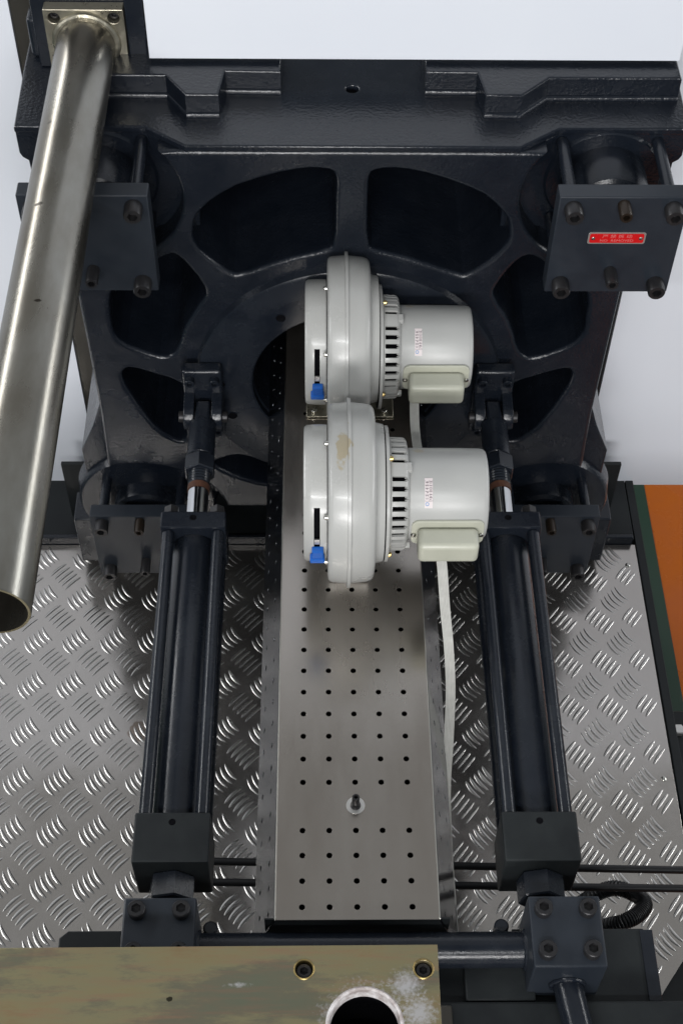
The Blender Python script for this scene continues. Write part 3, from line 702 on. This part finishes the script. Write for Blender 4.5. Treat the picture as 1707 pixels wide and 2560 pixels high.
    def letters(s, size, dx, dy, m, sx=1.0):
        tm = text_mesh(s, size); bmesh.ops.subdivide_edges(tm, edges=[e for e in tm.edges if e.calc_length() > .003], cuts=1)
        bmesh.ops.transform(tm, matrix=Matrix.Translation((.2290 + dx, dy, .0014)) @ Matrix.Rotation(R(90), 4, 'Z') @ Matrix.Scale(sx, 4, (1, 0, 0)), verts=tm.verts)
        obj('lettering', on_cyl(tm, .0965, off), m, sk, 0)
    letters('1 2 √ 4 5 6', .0080, -.0033, .0050, M['ink'], 1.05)
    letters('7 8 9 10 11 12', .0074, .0045, .0050, M['ink'], .93)
    lg = bmesh.new()
    vs = []
    for k in range(20):
        a = 2 * math.pi * k / 20; vs.append((lg.verts.new((.2290 - .003 + .0040 * math.cos(a), -.0225 + .0040 * math.sin(a), .0013)), lg.verts.new((.2290 - .003 + .0026 * math.cos(a), -.0225 + .0026 * math.sin(a), .0013))))
    for k in range(20): q = (k + 1) % 20; lg.faces.new((vs[k][0], vs[q][0], vs[q][1], vs[k][1]))
    obj('emblem', on_cyl(lg, .0965, off), M['stickerblue'], sk, 0)
    gl_ = bmesh.new()
    for x in (-.0075, .0005, .0082): box(.2290 + x - .0002, .2290 + x + .0002, -.0165, .0265, .0011, .0013, 0, bm=gl_)
    for k in range(7): y = -.0165 + k * .0065; box(.2290 - .0075, .2290 + .0082, y - .0002, y + .0002, .0011, .0013, 0, bm=gl_)
    obj('grid_lines', on_cyl(gl_, .0965, off), M['ink'], sk, 0)
    for ch in t.children:
        if ch.name.split('.')[0] in ('gasket', 'mount_ring', 'vent_ring', 'fan_core', 'motor_housing', 'lug', 'terminal_box', 'sticker'): ch.location.z = dz
        if ch.name.split('.')[0] in ('terminal_box',): ch.location.x = .003; ch.location.z = max(dz, -.018)
        if ch.name.split('.')[0] in ('inlet_cap', 'cap_core') and dz < -.02: ch.location.z = -.010
    t.scale = (.973, 1, 1)
    # outlet duct and base plate on the cover
    obj('outlet_duct', box(.022, .112, -.07, .07, -.218, -.12, .004, 2), M['cream'], t)
    if not stained: obj('base_plate', box(-.031, .183, -.044, .09, -.2205, -.2165, .001, 1), M['flange'], t)
    for x in (-.012, .160) if not stained else (): socket_bolt(t, (x, -.030, -.2160), .0075, .009, 'z+', M['screw'])
    return t
b1 = blower(True, -.003); b2 = blower(False, -.025); b1.location = (0, 1.868, 1.2245); b1['label'] = 'cream blower with a brown stain on its housing, the nearer of the pair'
b2.location = (0, 2.322, 1.2225); b2['label'] = 'clean cream blower in front of the centre hole, the farther of the pair'
# ------------------------------------------------------------------ cables
def ribbed(name, pts, label, w=.0105):
    path = spline(pts, 14); b = bmesh.new(); P_ = path
    n = 7
    for k in range(n):   # parallel cores side by side make the ribbed sleeve
        off = (k - (n - 1) / 2) * (2 * w / n)
        q = []
        for i, p in enumerate(P_):
            t = (P_[min(i + 1, len(P_) - 1)] - P_[max(i - 1, 0)]).normalized(); a = t.cross(Vector((0, -.62, .79))).normalized(); q.append(p + a * off)
        tube(q, w / n * 1.12, 8, bm=b)
    return tag(obj(name, b, M['cable'], None, 60), label, 'cable', 'cream cable sleeves from the blowers')
ribbed('cable_sleeve', [(.218, 2.215, 1.185), (.219, 2.200, 1.12), (.224, 2.175, 1.06), (.236, 2.140, 1.01), (.262, 2.085, .965), (.283, 2.05, .92), (.290, 2.03, .86)], 'short cream cable sleeve dropping from the farther blower terminal box')
ribbed('cable_sleeve', [(.250, 1.738, 1.190), (.256, 1.725, 1.15), (.266, 1.69, 1.06), (.279, 1.65, .96), (.283, 1.58, .90), (.276, 1.48, .86), (.266, 1.38, .84), (.263, 1.25, .83), (.264, 1.1, .83), (.265, 1.06, .83)], 'long cream cable sleeve running from the nearer blower along the cover')
# ------------------------------------------------------------------ rods and hose under the cylinders
for y0, y1, z, lab in ((1.372, 1.341, .50, 'thin black pipe crossing over the deck, the farther of two'), (1.322, 1.299, .50, 'thin black pipe crossing over the deck, the nearer of two')):
    o = obj('black_pipe', tube([(-.26, y0, z), (1.3, y1 - .006, z)], .0088, 20), M['rubber']); tag(o, lab, 'pipe', 'black pipes crossing above the tread plate')
hp = spline([(.56, 1.255, .10), (.66, 1.300, .25), (.7174, 1.303, .30), (.7567, 1.322, .30), (.7800, 1.352, .29), (.7645, 1.386, .27), (.7159, 1.410, .25), (.6567, 1.400, .20), (.60, 1.372, .10), (.57, 1.36, .02)], 26)
o = obj('corrugated_hose', tube(hp, .02, 20, rfun=lambda i: .0195 if i % 3 else .0165), M['rubber'], None, 20); tag(o, 'black corrugated hose looping below the right clamp block', 'hose')
cl = thing('levelling_foot', 'small black foot clamp with a bright bolt at the right edge', 'foot', (1.000, 2.020, -.20))
obj('foot_body', box(.014, .13, -.10, .09, -.599, .10, .008, 3), M['matte'], cl)
obj('bolt_head', hexrod(.101, .120, .018, 'z', (.045, .018, 0)), M['alu'], cl, 20)
obj('pin', rod(.101, .113, .008, 'z', (.030, -.066, 0), 16), M['screw'], cl)
